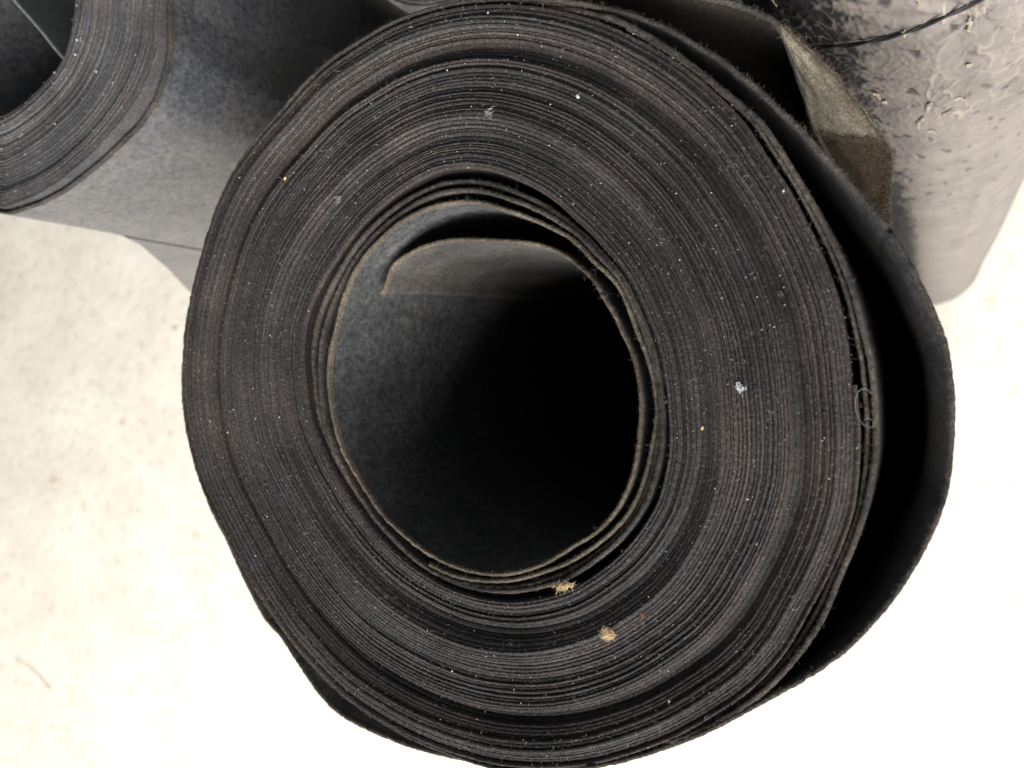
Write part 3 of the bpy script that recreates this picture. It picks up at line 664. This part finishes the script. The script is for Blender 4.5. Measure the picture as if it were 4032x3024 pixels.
f2 = np.array([(0, 1, 4), (1, 2, 4), (2, 3, 4), (3, 0, 4), (1, 0, 5), (2, 1, 5), (3, 2, 5), (0, 3, 5)])
f2 = (f2[None] + (np.arange(3600) * 6)[:, None, None]).reshape(-1, 3)
lint = mesh_obj('lint', v1, f1, LINT, None, False)
tag(lint, 'fine pale lint fibres strewn over the cut face of the large roll', 'lint', None, 'stuff')
dust = mesh_obj('dust_specks', v2, f2, SPECK, None, False)
tag(dust, 'tiny white dust specks sprinkled over the cut face of the large roll', 'dust', None, 'stuff')
pts, r = face_points(420, 906, CL, rLI, rLO, macroL, ZT)
sz = (0.00007 + r.gamma(1.6, 0.00008, 420))[:, None, None] * (0.6 + 0.8 * r.rand(420, 1, 3))
v2 = (pts[:, None] + OCT[None] * sz).reshape(-1, 3)
f2 = np.array([(0, 1, 4), (1, 2, 4), (2, 3, 4), (3, 0, 4), (1, 0, 5), (2, 1, 5), (3, 2, 5), (0, 3, 5)])
f2 = (f2[None] + (np.arange(420) * 6)[:, None, None]).reshape(-1, 3)
dust2 = mesh_obj('dust_specks', v2, f2, SPECK, None, False)
tag(dust2, 'tiny pale dust specks on the upper left roll top', 'dust', None, 'stuff')

def chip(name, x, y, size, ang, m, label, cat, seed, z=ZT + 0.0005, tilt=0.25, group=None):
    """A small irregular flake: a bumpy lens with a ragged outline."""
    r = np.random.RandomState(seed); n = 14
    a = np.linspace(0, 2 * np.pi, n, endpoint=False)
    out = (0.7 + 0.5 * r.rand(n))
    rows = []
    for k, (s, h) in enumerate(((1.0, 0.0), (0.75, 0.35), (0.35, 0.5))):
        rows.append(np.column_stack([np.cos(a) * out * s * size[0], np.sin(a) * out * s * size[1], h * size[2] * (0.6 + 0.8 * r.rand(n))]))
    V = np.stack(rows, 1)
    V[..., 2] += V[..., 0] * tilt
    c_, s_ = math.cos(ang), math.sin(ang)
    R2 = np.array([[c_, s_], [-s_, c_]])
    V[..., :2] = V[..., :2] @ R2
    V = V.reshape(-1, 3); V += np.array([x, y, z])
    F = grid_faces(n, 3, True)
    top = len(V); V = np.vstack([V, V[[k * 3 + 2 for k in range(n)]].mean(0), V[[k * 3 for k in range(n)]].mean(0) - [0, 0, size[2] * 0.3]])
    caps = [[k * 3 + 2, ((k + 1) % n) * 3 + 2, top, top] for k in range(n)] + [[((k + 1) % n) * 3, k * 3, top + 1, top + 1] for k in range(n)]
    V = V
    tris = np.vstack([np.array([[f_[0], f_[1], f_[2]], [f_[0], f_[2], f_[3]]]) for f_ in F] + [np.array([c__[:3]]) for c__ in caps])
    o = mesh_obj(name, V, tris, m, None, False)
    return tag(o, label, cat, group)

def tuft(name, x, y, R_, n, m, label, cat, seed, flat=0.5, z=ZT + 0.0004, stretch=(1, 1), ang=0.0, rad=0.00007):
    r = np.random.RandomState(seed)
    b0 = np.column_stack([r.randn(n) * R_ * 0.35 * stretch[0], r.randn(n) * R_ * 0.35 * stretch[1], np.abs(r.randn(n)) * R_ * 0.2])
    d0 = np.column_stack([r.randn(n) * stretch[0], r.randn(n) * stretch[1], flat * np.abs(r.randn(n))])
    c_, s_ = math.cos(ang), math.sin(ang); R2 = np.array([[c_, s_], [-s_, c_]])
    b0[:, :2] = b0[:, :2] @ R2; d0[:, :2] = d0[:, :2] @ R2
    v, f = fibres(n, b0 + np.array([x, y, z]), d0, R_ * r.uniform(0.3, 1.0, n), np.full(n, rad) * r.uniform(.6, 1.5, n), 0.5, seed + 1)
    return tag(mesh_obj(name, v, f, m, None, False), label, cat)

chip_z = ZT
tuft('fibre_tuft', -0.0729, -0.0656, 0.0017, 380, TAN, 'round tan tuft of wood fibre on the lower right of the cut face', 'fibre tuft', 1001, 0.8, ZT + 0.0004, (1, 1), 0.0, 0.00006)
tuft('bark_shred', -0.0850, -0.0550, 0.0021, 220, TAN, 'long tan shred caught at the lower rim of the hollow core', 'shred', 1011, 0.4, ZT + 0.0003, (1.3, 0.3), 0.25, 0.00005)
tuft('brown_shred', -0.0639, -0.0595, 0.0014, 40, plain('reddish_fibre', (0.20, 0.11, 0.07)), 'small reddish brown shred just above the tan tuft', 'shred', 1021, 0.4, ZT + 0.0004, (0.5, 1.2), 0.2)
chip('paint_flake', -0.0814, 0.0733, (0.0009, 0.00045, 0.0004), -0.9, WHITE, 'white oblong flake on the upper right of the cut face', 'flake', 1031)
tuft('white_fluff', -0.0397, -0.0025, 0.0013, 45, WHITE, 'white scrap of fluff on the right of the cut face', 'fluff', 1041, 0.4, ZT + 0.0003, (1.2, .6), 0.5)
chip('orange_crumb', -0.0487, -0.0123, (0.0007, 0.0003, 0.0003), 1.2, ORANGE, 'orange crumb on the right of the cut face beside the core', 'crumb', 1051)
chip('orange_crumb', -0.1822, 0.0635, (0.0007, 0.0004, 0.0004), 0.6, plain('yellow_crumb', (0.62, 0.40, 0.15)), 'yellow ochre crumb on the upper left of the cut face', 'crumb', 1061)
tuft('pale_fluff', -0.1603, 0.0545, 0.0013, 18, LINT, 'faint pale fluff left above the hollow core', 'fluff', 1071, 0.3)
tuft('pale_fluff', -0.1079, 0.0731, 0.0014, 30, LINT, 'square scuff of pale fluff directly above the hollow core', 'fluff', 1081, 0.2, ZT + 0.0008)
chip('straw_bit', -0.0472, -0.0872, (0.0012, 0.00022, 0.0002), 0.9, plain('straw', (0.6, 0.52, 0.34)), 'thin straw bit on the lower right of the face near its edge', 'straw', 1091)
# curled thread caught between the loosened outer turns
t = np.linspace(0, 1, 40)
th = np.column_stack([-0.0127 + 0.0022 * np.sin(t * 7.5) * (1 - .3 * t), -0.0075 + 0.0085 * (t - 0.5) + 0.0024 * np.cos(t * 8), ZT + 0.0006 + 0.0006 * np.sin(t * 9)])
v, f = tube(th, 0.00004, 5)
tag(mesh_obj('looped_thread', v, f, LINT, None, True), 'looped pale thread lying across the loosened outer turns', 'thread')
# on the concrete
t = np.linspace(0, 1, 24)
tw = np.column_stack([-1.8586 + 0.129 * t, -0.6477 - 0.044 * t + 0.012 * np.sin(t * 3.14), 0.0025 + 0.002 * np.sin(t * 3.1)])
v, f = tube(tw, 0.0014 * (0.3 + t * 0.7), 6)
tag(mesh_obj('straw_stalk', v, f, plain('dry_stalk', (0.46, 0.39, 0.28)), None, True), 'thin dry stalk lying on the bare concrete at lower left', 'stalk')
for k, (q0, q1) in enumerate((((-0.0446, 0.0759), (-0.0339, 0.0586)), ((-0.0173, -0.0416), (-0.0236, -0.0599)))):
    q0, q1 = np.array(q0), np.array(q1); c_ = (q0 + q1) / 2; d = q1 - q0
    chip('paper_sliver', c_[0], c_[1], (np.linalg.norm(d) / 2, 0.0025, 0.001), math.atan2(d[1], d[0]), WHITE, ('pale sliver deep in the dark gap beside the loose wrap, upper one', 'pale sliver deep in the dark gap beside the loose wrap, lower one')[k], 'sliver', 1101 + k, 0.001, 0.0, 'slivers in the gap')
